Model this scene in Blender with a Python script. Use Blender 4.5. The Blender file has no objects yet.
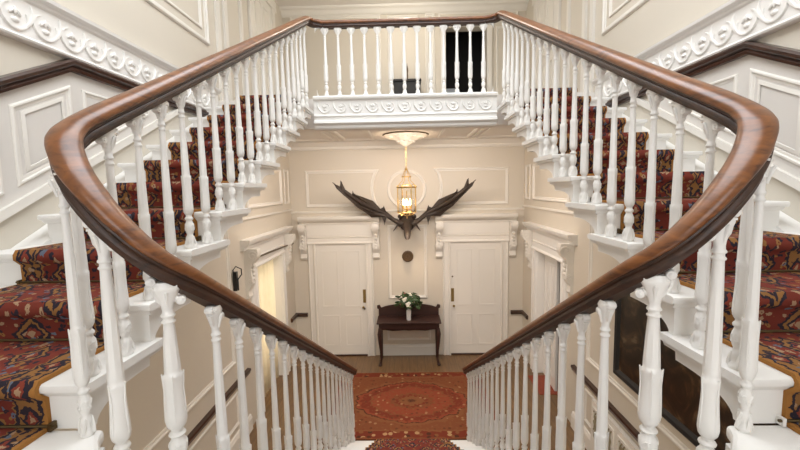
import bpy, math, random
from mathutils import Vector, Matrix
random.seed(4)
PI = math.pi
col = bpy.context.scene.collection

# ------------------------------------------------------------------ dimensions (metres)
W = 2.19            # half width of hall / stairwell
D = 7.216           # far wall
RI = .165           # riser
LZ = 15 * RI        # landing height 2.475
UG = .32            # going, upper flights
UY = 1.15           # nosing of first upper step
LG = .267           # going, lower flight
LY = 4.43           # nosing of bottom lower step
LT = LY - 14 * LG   # landing nosing
XR = 1.07           # upper rail / baluster line
XL = .705           # lower rail line
GZ = LZ + RI * 11   # gallery floor 4.29
GY = 4.42           # gallery front edge
CZ = 4.12           # hall ceiling
TZ = 6.47           # upper ceiling
BY = -2.3           # back wall

# ------------------------------------------------------------------ materials
class NG:
    def __init__(s, name):
        s.m = bpy.data.materials.new(name); s.m.use_nodes = True
        s.t = s.m.node_tree; s.n = s.t.nodes; s.l = s.t.links
        s.b = s.n['Principled BSDF']
    def new(s, typ, **kw):
        n = s.n.new(typ)
        for k, v in kw.items(): setattr(n, k, v)
        return n
    def put(s, sock, v):
        if isinstance(v, bpy.types.NodeSocket): s.l.new(v, sock)
        elif v is not None: sock.default_value = v
    def M(s, op, a, b=None, c=None, clamp=False):
        n = s.n.new('ShaderNodeMath'); n.operation = op; n.use_clamp = clamp
        s.put(n.inputs[0], a); s.put(n.inputs[1], b)
        if c is not None: s.put(n.inputs[2], c)
        return n.outputs[0]
    def mix(s, f, a, b):
        n = s.n.new('ShaderNodeMix'); n.data_type = 'RGBA'
        s.put(n.inputs[0], f)
        for i, v in ((6, a), (7, b)):
            if isinstance(v, tuple): v = (*v, 1) if len(v) == 3 else v
            s.put(n.inputs[i], v)
        return n.outputs[2]
    def noise(s, vec, scale, detail=3, rough=.5, dist=0):
        n = s.n.new('ShaderNodeTexNoise'); n.inputs['Scale'].default_value = scale
        n.inputs['Detail'].default_value = detail; n.inputs['Roughness'].default_value = rough
        n.inputs['Distortion'].default_value = dist
        if vec is not None: s.l.new(vec, n.inputs['Vector'])
        return n.outputs['Fac'], n.outputs['Color']
    def ramp(s, f, stops, const=False):
        n = s.n.new('ShaderNodeValToRGB'); r = n.color_ramp
        if const: r.interpolation = 'CONSTANT'
        while len(r.elements) < len(stops): r.elements.new(.5)
        for e, (p, c) in zip(r.elements, stops): e.position = p; e.color = (*c, 1)
        s.put(n.inputs[0], f); return n.outputs[0]
    def obj(s, sc=(1, 1, 1), src='Object'):
        tc = s.n.new('ShaderNodeTexCoord'); mp = s.n.new('ShaderNodeMapping')
        mp.inputs['Scale'].default_value = sc; s.l.new(tc.outputs[src], mp.inputs[0]); return mp.outputs[0]
    def bump(s, h, strength=.2, dist=.01):
        n = s.n.new('ShaderNodeBump'); n.inputs['Strength'].default_value = strength
        n.inputs['Distance'].default_value = dist; s.l.new(h, n.inputs['Height'])
        s.l.new(n.outputs[0], s.b.inputs['Normal'])

def paint(name, c, rough=.45, var=.04, scale=3):
    g = NG(name); f, _ = g.noise(g.obj(), scale, 4)
    d = tuple(max(0, x * (1 - var * 2)) for x in c)
    g.put(g.b.inputs['Base Color'], g.mix(f, c, d)); g.b.inputs['Roughness'].default_value = rough
    f2, _ = g.noise(g.obj(), 60, 2); g.bump(f2, .06, .002)
    return g.m

def wood(name, c1, c2, rough=.25, sc=(30, 3, 30), coat=.0, grain=1.0):
    g = NG(name); f, _ = g.noise(g.obj(sc), 1.0 * grain, 6, .6, 1.2)
    k = g.ramp(f, [(.32, c1), (.55, tuple((a + b) / 2 for a, b in zip(c1, c2))), (.7, c2)])
    g.put(g.b.inputs['Base Color'], k); g.b.inputs['Roughness'].default_value = rough
    g.b.inputs['Coat Weight'].default_value = coat; g.b.inputs['Coat Roughness'].default_value = .12
    g.bump(f, .05, .003); return g.m

def metal(name, c, rough=.3):
    g = NG(name); f, _ = g.noise(g.obj(), 25, 3)
    g.put(g.b.inputs['Base Color'], g.mix(f, c, tuple(x * .75 for x in c)))
    g.b.inputs['Metallic'].default_value = 1; g.b.inputs['Roughness'].default_value = rough; return g.m

WHITE = paint('white_gloss_paint', (.80, .785, .75), .32, .02)
WALL = paint('warm_cream_wall_paint', (.62, .57, .485), .5, .02, 2)
MOULD = paint('cream_moulding_paint', (.74, .71, .65), .4, .015)
WAINS = paint('pale_wainscot_paint', (.66, .63, .585), .45, .02, 2)
DOORP = paint('cream_door_paint', (.74, .71, .65), .38, .02)
CEIL = paint('ceiling_paint', (.76, .72, .67), .6, .02)
RAILW = wood('polished_mahogany', (.22, .078, .020), (.065, .021, .008), .34, (16, 5, 30), .08)
RAILSHADE = wood('shade_tinted_mahogany', (.055, .022, .010), (.020, .009, .005), .5, (16, 5, 30), .0)  # shade on the rail's lower half, put into the wood colour
DARKW = wood('dark_stained_wood', (.055, .022, .012), (.02, .009, .006), .3, (20, 4, 20), .3)
TABLEW = wood('dark_mahogany', (.045, .015, .010), (.02, .008, .005), .45, (5, 30, 30), .0)
BRASS = metal('aged_brass', (.34, .24, .09), .5)
DBRASS = metal('tarnished_brass', (.16, .115, .06), .45)
GILT = metal('gilded_metal', (.75, .52, .2), .32)
IRON = paint('black_iron', (.015, .014, .013), .4)
BLACK = paint('black_lacquer', (.012, .011, .011), .6)
ANT = wood('dark_old_antler', (.045, .028, .018), (.016, .010, .007), .6, (9, 9, 9))
PORC = paint('white_porcelain', (.8, .8, .78), .15, .01)
LEAF = paint('green_leaf', (.05, .10, .03), .5, .3, 30)
PETAL = paint('cream_petal', (.85, .80, .68), .55, .08, 20)
PINK = paint('dusky_pink_petal', (.38, .16, .13), .55, .1, 20)
BLUEW = paint('pale_blue_white_card', (.72, .78, .85), .5)
BROWN = paint('brown_bronze', (.12, .07, .03), .4)

def floor_mat():
    g = NG('brown_floorboards'); tc = g.new('ShaderNodeTexCoord')
    sx = g.new('ShaderNodeSeparateXYZ'); g.l.new(tc.outputs['Object'], sx.inputs[0])
    b = g.M('FRACT', g.M('MULTIPLY', sx.outputs[0], 7))
    line = g.M('LESS_THAN', b, .04)
    f, _ = g.noise(g.obj((14, 1.5, 1)), 2, 5, .6, .6)
    c = g.ramp(f, [(.3, (.20, .115, .05)), (.7, (.12, .066, .029))])
    g.put(g.b.inputs['Base Color'], g.mix(line, c, (.07, .045, .025))); g.b.inputs['Roughness'].default_value = .38
    return g.m
FLOOR = floor_mat()

RED, DRED, NAVY, GOLD, TAN, BLU = (.205, .042, .026), (.12, .024, .017), (.028, .022, .030), (.25, .12, .04), (.34, .22, .13), (.11, .13, .17)

def runner_mat(name, hw, red=RED, dark=1.0):
    g = NG(name); tc = g.new('ShaderNodeTexCoord'); M = g.M
    _, nc = g.noise(tc.outputs['UV'], 38, 4)
    va = g.new('ShaderNodeVectorMath', operation='MULTIPLY_ADD')
    g.l.new(nc, va.inputs[0]); va.inputs[1].default_value = (.045, .045, 0); g.l.new(tc.outputs['UV'], va.inputs[2])
    sep = g.new('ShaderNodeSeparateXYZ'); g.l.new(va.outputs[0], sep.inputs[0])
    u, v = M('SUBTRACT', sep.outputs[0], .0225), sep.outputs[1]
    au = M('ABSOLUTE', u)
    def medal(pu, pv, ou, ov, ru, rv, square=False):
        a = M('ABSOLUTE', M('SUBTRACT', M('FRACT', M('ADD', M('DIVIDE', au, pu), ou)), .5))
        b = M('ABSOLUTE', M('SUBTRACT', M('FRACT', M('ADD', M('DIVIDE', v, pv), ov)), .5))
        a = M('DIVIDE', M('MULTIPLY', a, pu), ru); b = M('DIVIDE', M('MULTIPLY', b, pv), rv)
        d = M('ADD', M('MULTIPLY', a, a), M('MULTIPLY', b, b)) if square else M('ADD', a, b)
        return d
    field = g.mix(g.noise(tc.outputs['UV'], 9, 3)[0], red, DRED)
    vo = g.new('ShaderNodeTexVoronoi'); vo.inputs['Scale'].default_value = 34; g.l.new(va.outputs[0], vo.inputs['Vector'])
    fl = M('LESS_THAN', vo.outputs['Distance'], .41 if dark == 1.0 else .30)
    hs = g.new('ShaderNodeSeparateColor'); g.l.new(vo.outputs['Color'], hs.inputs[0])
    fc = g.ramp(hs.outputs[0], [(0, NAVY), (.3, GOLD), (.55, TAN), (.72, BLU), (.85, NAVY)], True)
    field = g.mix(fl, field, fc)
    fl2 = M('LESS_THAN', vo.outputs['Distance'], .12); field = g.mix(fl2, field, DRED)
    for args in ((.26, .36, .5, .0, .085, .105), (.26, .36, 0, .5, .07, .09)):
        d = medal(*args)
        field = g.mix(M('LESS_THAN', d, 1), field, NAVY)
        field = g.mix(M('LESS_THAN', d, .82), field, GOLD)
        field = g.mix(M('LESS_THAN', d, .62), field, NAVY)
        field = g.mix(M('LESS_THAN', d, .44), field, g.mix(fl, red, fc))
        field = g.mix(M('LESS_THAN', d, .2), field, TAN)
    # border
    bd = g.mix(M('LESS_THAN', vo.outputs['Distance'], .38), GOLD, fc)
    e = M('DIVIDE', M('SUBTRACT', hw, au), .11)      # 0 edge .. 1 inner
    bb = M('ABSOLUTE', M('SUBTRACT', M('FRACT', M('DIVIDE', v, .13)), .5))
    db = M('ADD', M('DIVIDE', M('ABSOLUTE', M('SUBTRACT', e, .5)), .34), M('DIVIDE', bb, .42))
    bd = g.mix(M('LESS_THAN', db, 1), bd, NAVY); bd = g.mix(M('LESS_THAN', db, .6), bd, red); bd = g.mix(M('LESS_THAN', db, .3), bd, TAN)
    bd = g.mix(M('LESS_THAN', e, .12), bd, (.33, .15, .04)); bd = g.mix(M('LESS_THAN', M('ABSOLUTE', M('SUBTRACT', e, .17)), .05), bd, NAVY)
    bd = g.mix(M('LESS_THAN', M('ABSOLUTE', M('SUBTRACT', e, .9)), .05), bd, NAVY)
    c = g.mix(M('LESS_THAN', e, 1), field, bd)
    g.put(g.b.inputs['Base Color'], c); g.b.inputs['Roughness'].default_value = .95
    g.b.inputs['Specular IOR Level'].default_value = .15
    f, _ = g.noise(tc.outputs['UV'], 400, 2); g.bump(f, .5, .003)
    return g.m
RUN = runner_mat('patterned_red_stair_carpet', .35)
RUNL = runner_mat('patterned_red_lower_carpet', .44, dark=.34)

def rug_mat(name, hx, hy):
    g = NG(name); tc = g.new('ShaderNodeTexCoord'); M = g.M
    _, nc = g.noise(tc.outputs['UV'], 12, 4)
    va = g.new('ShaderNodeVectorMath', operation='MULTIPLY_ADD')
    g.l.new(nc, va.inputs[0]); va.inputs[1].default_value = (.1, .1, 0); g.l.new(tc.outputs['UV'], va.inputs[2])
    sep = g.new('ShaderNodeSeparateXYZ'); g.l.new(va.outputs[0], sep.inputs[0])
    u, v = M('ABSOLUTE', M('SUBTRACT', sep.outputs[0], .05)), M('ABSOLUTE', M('SUBTRACT', sep.outputs[1], .05))
    R1, R2, G1, G2, DK = (.215, .05, .024), (.155, .032, .017), (.185, .072, .029), (.17, .056, .024), (.07, .026, .015)
    f, _ = g.noise(tc.outputs['UV'], 22, 4)
    field = g.mix(f, R1, R2)
    a, b = M('DIVIDE', u, hx * .82), M('DIVIDE', v, hy * .70)
    d = M('POWER', M('ADD', M('POWER', a, 1.7), M('POWER', b, 1.7)), .59)
    lob = M('MULTIPLY', M('SINE', M('MULTIPLY', M('ARCTAN2', b, a), 16)), .025)
    d = M('ADD', d, lob)
    ring = g.ramp(d, [(0, DK), (.06, G1), (.2, R2), (.26, G2), (.34, R1), (.62, G2), (.66, R2), (.8, R1), (.86, DK), (.89, G1), (.97, G2)], True)
    c = g.mix(M('LESS_THAN', f, .42), ring, g.mix(.6, ring, G1))
    vo = g.new('ShaderNodeTexVoronoi'); vo.inputs['Scale'].default_value = 14; g.l.new(tc.outputs['UV'], vo.inputs['Vector'])
    hs = g.new('ShaderNodeSeparateColor'); g.l.new(vo.outputs['Color'], hs.inputs[0])
    fc = g.ramp(hs.outputs[0], [(0, DK), (.25, G1), (.6, R2), (.8, (.36, .22, .1))], True)
    c = g.mix(M('MULTIPLY', M('LESS_THAN', vo.outputs['Distance'], .3), .55), c, fc)
    e = M('DIVIDE', M('MINIMUM', M('SUBTRACT', hx, u), M('SUBTRACT', hy, v)), .19)
    bo = g.mix(M('LESS_THAN', vo.outputs['Distance'], .45), R2, fc)
    bo = g.mix(M('LESS_THAN', e, .15), bo, G2); bo = g.mix(M('GREATER_THAN', e, .84), bo, G1)
    c = g.mix(M('LESS_THAN', e, 1), c, bo)
    g.put(g.b.inputs['Base Color'], c); g.b.inputs['Roughness'].default_value = .95
    g.b.inputs['Specular IOR Level'].default_value = .1
    return g.m
RUG = rug_mat('faded_rust_oriental_rug', 1.2, .9)

def painting_mat():
    g = NG('dark_old_oil_paint'); v = g.obj((1, 2.2, 2.2))
    f, _ = g.noise(v, 1.6, 5, .6, 1.5)
    c = g.ramp(f, [(.35, (.008, .006, .004)), (.5, (.022, .014, .008)), (.58, (.06, .035, .016)), (.66, (.14, .10, .06)), (.72, (.06, .025, .012)), (.8, (.012, .009, .006))])
    g.put(g.b.inputs['Base Color'], c); g.b.inputs['Roughness'].default_value = .3; return g.m
PAINTING = painting_mat()

def glass_mat():
    g = NG('clear_glass'); g.b.inputs['Base Color'].default_value = (1, .96, .88, 1); g.b.inputs['Roughness'].default_value = .03
    g.b.inputs['Transmission Weight'].default_value = 1; g.b.inputs['IOR'].default_value = 1.1; return g.m
GLASS = glass_mat()
def emis(name, c, s):
    g = NG(name); g.b.inputs['Base Color'].default_value = (*c, 1); g.b.inputs['Emission Color'].default_value = (*c, 1)
    g.b.inputs['Emission Strength'].default_value = s; return g.m
FLAME = emis('lit_candle_bulb', (1, .66, .3), 18)
def curtain_mat():
    g = NG('sheer_cream_curtain'); tr = g.new('ShaderNodeBsdfTranslucent'); df = g.new('ShaderNodeBsdfDiffuse'); mx = g.new('ShaderNodeMixShader')
    f, _ = g.noise(g.obj(), 8, 2); c = g.mix(f, (.85, .80, .68), (.8, .74, .6)); g.put(tr.inputs[0], c); g.put(df.inputs[0], c)
    g.l.new(tr.outputs[0], mx.inputs[1]); g.l.new(df.outputs[0], mx.inputs[2]); g.l.new(mx.outputs[0], g.n['Material Output'].inputs[0]); return g.m
CURT = curtain_mat()

# ------------------------------------------------------------------ mesh builder
class MB:
    def __init__(s): s.v = []; s.f = []; s.uv = []; s.has = False
    def add(s, vs, fs, uv=None):
        b = len(s.v); s.v += [tuple(p) for p in vs]; s.f += [tuple(i + b for i in f) for f in fs]
        if uv: s.has = True; s.uv += uv
        else: s.uv += [(0, 0)] * len(vs)
        return s
    def box(s, x0, x1, y0, y1, z0, z1):
        v = [(x, y, z) for x in (x0, x1) for y in (y0, y1) for z in (z0, z1)]
        return s.add(v, [(0, 1, 3, 2), (4, 6, 7, 5), (0, 4, 5, 1), (2, 3, 7, 6), (0, 2, 6, 4), (1, 5, 7, 3)])
    def prism(s, poly, fn, t0, t1):   # poly 2d list, fn(u,v,t)->xyz
        n = len(poly)
        v = [fn(u, w, t0) for u, w in poly] + [fn(u, w, t1) for u, w in poly]
        return s.add(v, [tuple(range(n))[::-1], tuple(range(n, 2 * n))] + [(i, (i + 1) % n, n + (i + 1) % n, n + i) for i in range(n)])
    def lathe(s, prof, n=14, c=(0, 0, 0), rad=None, axis='z', cap=True):
        vs = []; m = len(prof)
        for (r, z) in prof:
            for k in range(n):
                a = 2 * PI * k / n; rr = r * (rad(a, z) if rad else 1)
                p = (rr * math.cos(a), rr * math.sin(a), z)
                if axis == 'y': p = (p[0], p[2], p[1])
                if axis == 'x': p = (p[2], p[0], p[1])
                vs.append((p[0] + c[0], p[1] + c[1], p[2] + c[2]))
        fs = [(i * n + k, i * n + (k + 1) % n, (i + 1) * n + (k + 1) % n, (i + 1) * n + k) for i in range(m - 1) for k in range(n)]
        if cap: fs += [tuple(range(n))[::-1], tuple(range((m - 1) * n, m * n))]
        return s.add(vs, fs)
    def ell(s, c, r, n=8, m=6, rot=None):
        vs = [];
        for i in range(m + 1):
            t = PI * i / m
            for k in range(n):
                a = 2 * PI * k / n
                p = Vector((r[0] * math.sin(t) * math.cos(a), r[1] * math.sin(t) * math.sin(a), r[2] * math.cos(t)))
                if rot: p = rot @ p
                vs.append((p.x + c[0], p.y + c[1], p.z + c[2]))
        return s.add(vs, [(i * n + k, (i + 1) * n + k, (i + 1) * n + (k + 1) % n, i * n + (k + 1) % n) for i in range(m) for k in range(n)])
    def tube(s, pts, r, n=8, closed=False):
        pts = [Vector(p) for p in pts]; m = len(pts); vs = []
        rs = r if isinstance(r, (list, tuple)) else [r] * m
        ref = None
        for i, p in enumerate(pts):
            a = pts[(i - 1) % m] if (closed or i > 0) else p
            b = pts[(i + 1) % m] if (closed or i < m - 1) else p
            t = (b - a).normalized()
            if ref is None: ref = Vector((0, 0, 1)) if abs(t.z) < .9 else Vector((1, 0, 0))
            x = t.cross(ref).normalized(); y = x.cross(t).normalized(); ref = y
            for k in range(n):
                q = 2 * PI * k / n; vs.append(p + (x * math.cos(q) + y * math.sin(q)) * rs[i])
        fs = [(i * n + k, i * n + (k + 1) % n, (i + 1) % m * n + (k + 1) % n, (i + 1) % m * n + k) for i in range(m if closed else m - 1) for k in range(n)]
        if not closed: fs += [tuple(range(n))[::-1], tuple(range((m - 1) * n, m * n))]
        return s.add(vs, fs)
    def sweep(s, pts, sec, closed=False, caps=True, vup=True):   # sec: (side, up); up stays world z
        pts = [Vector(p) for p in pts]; m = len(pts); n = len(sec); vs = []
        for i, p in enumerate(pts):
            a = pts[max(i - 1, 0)]; b = pts[min(i + 1, m - 1)]
            t = (b - a); t2 = Vector((t.x, t.y, 0)).normalized()
            side = Vector((t2.y, -t2.x, 0)); t.normalize()
            up = side.cross(t).normalized()
            if not vup: up = Vector((0, 0, 1))
            for (q, w) in sec: vs.append(p + side * q + up * w)
        fs = [(i * n + k, i * n + (k + 1) % n, (i + 1) * n + (k + 1) % n, (i + 1) * n + k) for i in range(m - 1) for k in range(n)]
        if caps: fs += [tuple(range(n))[::-1], tuple(range((m - 1) * n, m * n))]
        return s.add(vs, fs)
    def mould(s, loop, fn, prof):     # loop ccw polygon in (u,v); prof [(inset, height)]; fn(u,v,h)
        n = len(loop); area = sum(loop[i][0] * loop[(i + 1) % n][1] - loop[(i + 1) % n][0] * loop[i][1] for i in range(n))
        if area < 0: loop = loop[::-1]
        rings = []
        for (o, h) in prof:
            for i in range(n):
                p0, p1, p2 = Vector(loop[i - 1]), Vector(loop[i]), Vector(loop[(i + 1) % n])
                d1 = (p1 - p0).normalized(); d2 = (p2 - p1).normalized()
                n1 = Vector((-d1.y, d1.x)); n2 = Vector((-d2.y, d2.x)); b = (n1 + n2)
                k = b.dot(n1); b = b / max(k, .25)
                q = p1 + b * o; rings.append(fn(q.x, q.y, h))
        m = len(prof)
        return s.add(rings, [(j * n + i, j * n + (i + 1) % n, (j + 1) * n + (i + 1) % n, (j + 1) * n + i) for j in range(m - 1) for i in range(n)])
    def build(s, name, mat, parent=None, smooth=False, bevel=0, label=None, kind=None, cat=None, group=None, loc=None, sub=0, merge=False):
        me = bpy.data.meshes.new(name); 
        if loc: s.v = [(p[0] - loc[0], p[1] - loc[1], p[2] - loc[2]) for p in s.v]
        me.from_pydata(s.v, [], s.f); me.update()
        if s.has:
            uv = me.uv_layers.new(name='UVMap')
            for lp in me.loops: uv.data[lp.index].uv = s.uv[lp.vertex_index]
        import bmesh
        bm = bmesh.new(); bm.from_mesh(me)
        if merge: bmesh.ops.remove_doubles(bm, verts=bm.verts, dist=1e-5)
        bmesh.ops.recalc_face_normals(bm, faces=bm.faces); bm.to_mesh(me); bm.free()
        me.materials.append(mat)
        o = bpy.data.objects.new(name, me); col.objects.link(o)
        if loc: o.location = loc
        if smooth:
            for p in me.polygons: p.use_smooth = True
            try: me.set_sharp_from_angle(angle=math.radians(smooth if smooth is not True else 40))
            except Exception: pass
        if bevel:
            b = o.modifiers.new('Bevel', 'BEVEL'); b.width = bevel; b.segments = 2; b.limit_method = 'ANGLE'; b.angle_limit = .7
        if sub:
            b = o.modifiers.new('Sub', 'SUBSURF'); b.levels = b.render_levels = sub
        if parent: o.parent = parent; 
        if label: o['label'] = label
        if kind: o['kind'] = kind
        if cat: o['category'] = cat
        if group: o['group'] = group
        return o

def thing(name, label, cat, loc=(0, 0, 0), group=None):
    o = bpy.data.objects.new(name, None); col.objects.link(o); o.location = loc; o.empty_display_size = .1
    o['label'] = label; o['category'] = cat
    if group: o['group'] = group
    return o

fwall = lambda u, v, h: (u, D - h, v)
def swall(sd): return lambda u, v, h: (sd * (W - h), u, v)
PM = [(0, 0), (0, .008), (.007, .016), (.016, .017), (.022, .008), (.036, .006), (.04, 0)]          # panel moulding
PMB = [(0, 0), (0, .010), (.010, .024), (.026, .026), (.036, .012), (.055, .010), (.06, 0)]
def rect(a, b, c, d): return [(a, c), (b, c), (b, d), (a, d)]

# ------------------------------------------------------------------ shell
MB().box(-W - 1.6, W + 1.6, BY - .2, D + 1.8, -.12, 0).build('floor', FLOOR, kind='structure')
def side_wall(sd, name):
    m = MB(); t = .2
    def b(y0, y1, z0, z1): m.box(*sorted((sd * W, sd * (W + t))), y0, y1, z0, z1)
    b(BY, 5.35, 0, CZ + .1); b(6.45, D, 0, CZ + .1); b(5.35, 6.45, 2.16, CZ + .1)
    b(BY, D, CZ + .1, 7.0)
    return m.build(name, WALL, kind='structure')
side_wall(-1, 'wall_left'); side_wall(1, 'wall_right')
# far wall with the dark upper doorway
m = MB(); m.box(-W - .2, W + .2, D, D + .2, 0, GZ); m.box(-W - .2, .74, D, D + .2, GZ, 7); m.box(1.50, W + .2, D, D + .2, GZ, 7); m.box(.74, 1.5, D, D + .2, 6.1, 7)
m.build('wall_far', WALL, kind='structure')
# back wall with tall landing window
m = MB(); m.box(-W - .2, -1.1, BY - .2, BY, 0, 7); m.box(1.1, W + .2, BY - .2, BY, 0, 7); m.box(-1.1, 1.1, BY - .2, BY, 0, 3.1); m.box(-1.1, 1.1, BY - .2, BY, 5.9, 7)
m.build('wall_back', WALL, kind='structure')
m = MB()
for x in (-1.1, -.37, .37, 1.05): m.box(x, x + .05, BY - .12, BY - .06, 3.1, 5.9)
for z in (3.1, 3.8, 4.5, 5.2, 5.85): m.box(-1.1, 1.1, BY - .12, BY - .06, z, z + .05)
m.build('window_1', WHITE, kind='structure')
# upper ceiling, with the stairwell skylight opening
m = MB(); m.box(-W - .2, W + .2, 4.1, D + .2, TZ, TZ + .15); m.box(-W - .2, W + .2, BY, .3, TZ, TZ + .15)
m.box(-W - .2, -1.3, .3, 4.1, TZ, TZ + .15); m.box(1.3, W + .2, .3, 4.1, TZ, TZ + .15)
m.build('ceiling', CEIL, kind='structure')
m = MB()
for k in range(5): x = -1.3 + 2.56 * k / 4; m.box(x, x + .05, .3, 4.1, TZ + .05, TZ + .12)
for k in range(6): y = .3 + 3.75 * k / 5; m.box(-1.3, 1.3, y, y + .05, TZ + .05, TZ + .12)
m.build('window_2', WHITE, kind='structure')
# upper cornice along far wall
m = MB(); m.prism([(0, 0), (-.16, 0), (-.14, -.03), (-.09, -.05), (-.05, -.10), (-.02, -.12), (0, -.12)], lambda u, v, t: (t, D + u, TZ + v), -W, W)
m.build('trim_upper_cornice', MOULD, kind='structure')
# gallery slab : floor + hall ceiling + beam
m = MB(); m.box(-W, W, GY + .34, D, CZ, GZ); m.box(-1.03, 1.03, GY + .02, GY + .34, 3.95, GZ); m.box(-W, -1.03, GY + .1, GY + .34, 3.95, GZ); m.box(1.03, W, GY + .1, GY + .34, 3.95, GZ)
m.build('ceiling_hall', CEIL, kind='structure')
m = MB()
MP = [(0, 0), (0, .01), (.012, .02), (.03, .02), (.045, .008), (.05, 0)]
cf = lambda u, v, h: (u, v, CZ - h)
for a, b in ((-2.0, -1.25), (-1.1, -.55), (.55, 1.1), (1.25, 2.0)): m.mould(rect(a, b, 5.0, 6.85), cf, MP)
m.mould(rect(-.48, .48, 5.0, 5.8), cf, MP)
for sx in (-1, 1):
    m.tube([(sx * 1.17, 4.9, CZ), (sx * 1.17, 6.9, CZ)], .02, 6); 
m.tube([(-2.05, 6.92, CZ), (2.05, 6.92, CZ)], .02, 6)
m.build('trim_ceiling_mouldings', MOULD, kind='structure', smooth=30)
# cornice in hall
m = MB(); cor = [(0, 0), (-.15, 0), (-.15, -.02), (-.12, -.03), (-.09, -.06), (-.05, -.09), (-.04, -.13), (-.02, -.15), (0, -.15)]
m.prism(cor, lambda u, v, t: (t, D + u, CZ + v), -W, W)
for sd in (-1, 1): m.prism(cor, lambda u, v, t: (sd * (W + u), t, CZ + v), 4.8, D)
m.build('trim_hall_cornice', MOULD, kind='structure', smooth=30)

# gallery fascia
fa = [(0, GZ), (-.05, GZ), (-.055, GZ - .015), (-.05, GZ - .035), (-.03, GZ - .04), (-.02, GZ - .05), (-.02, GZ - .20), (-.03, GZ - .205), (-.035, GZ - .22),
      (-.02, GZ - .23), (-.02, GZ - .26), (-.045, GZ - .275), (-.05, GZ - .30), (-.02, GZ - .325), (-.015, GZ - .35), (0, GZ - .365)]
MB().prism(fa, lambda u, v, t: (t, GY + .02 + u, v), -1.03, 1.03).build('trim_gallery_fascia', WHITE, kind='structure', smooth=30)

def scroll(m, fn, u, v, s, sx=1):      # running scroll motif: ring, tail and small flower
    pts = []
    for k in range(13):
        a = -PI * .15 + k / 12 * PI * 1.55
        pts.append(fn(u + sx * (-math.cos(a) * .066 * s), v + (-math.sin(a) * .060 * s) - .005, .003))
    m.tube(pts, [.004 + .006 * math.sin(PI * k / 12) for k in range(13)], 6)
    pts = []
    for k in range(11):
        q = k / 10; pts.append(fn(u + sx * (-.085 + .06 * q) * s - sx * .03 * math.sin(PI * q) * s, v + (.075 - .14 * q) * s, .002))
    m.tube(pts, [.004 + .009 * math.sin(PI * k / 10) for k in range(11)], 6)
    for a in (-.7, 0, .7):
        p = fn(u + math.sin(a) * .026 * s, v + (-.005 + .024 * math.cos(a)) * s, .005)
        q = fn(1, 0, 0); q0 = fn(0, 0, 0); 
        ax = Vector(q) - Vector(q0)
        r = Matrix.Rotation(a * (1 if ax.x + ax.y > 0 else 1), 3, 'Y' if abs(ax.x) > .5 else 'X')
        m.ell(p, (.009 * s, .009 * s, .020 * s), 6, 4, r)
    m.ell(fn(u, v - .024 * s, .002), (.022 * s, .011, .014 * s) if abs((Vector(fn(1, 0, 0)) - Vector(fn(0, 0, 0))).x) > .5 else (.011, .022 * s, .014 * s), 8, 5)
m = MB()
for k in range(11): scroll(m, lambda u, v, h: (u, GY - h, v), -.905 + k * .181, GZ - .125, .88)
m.build('trim_gallery_scrollwork', WHITE, kind='structure', smooth=40)

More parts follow.
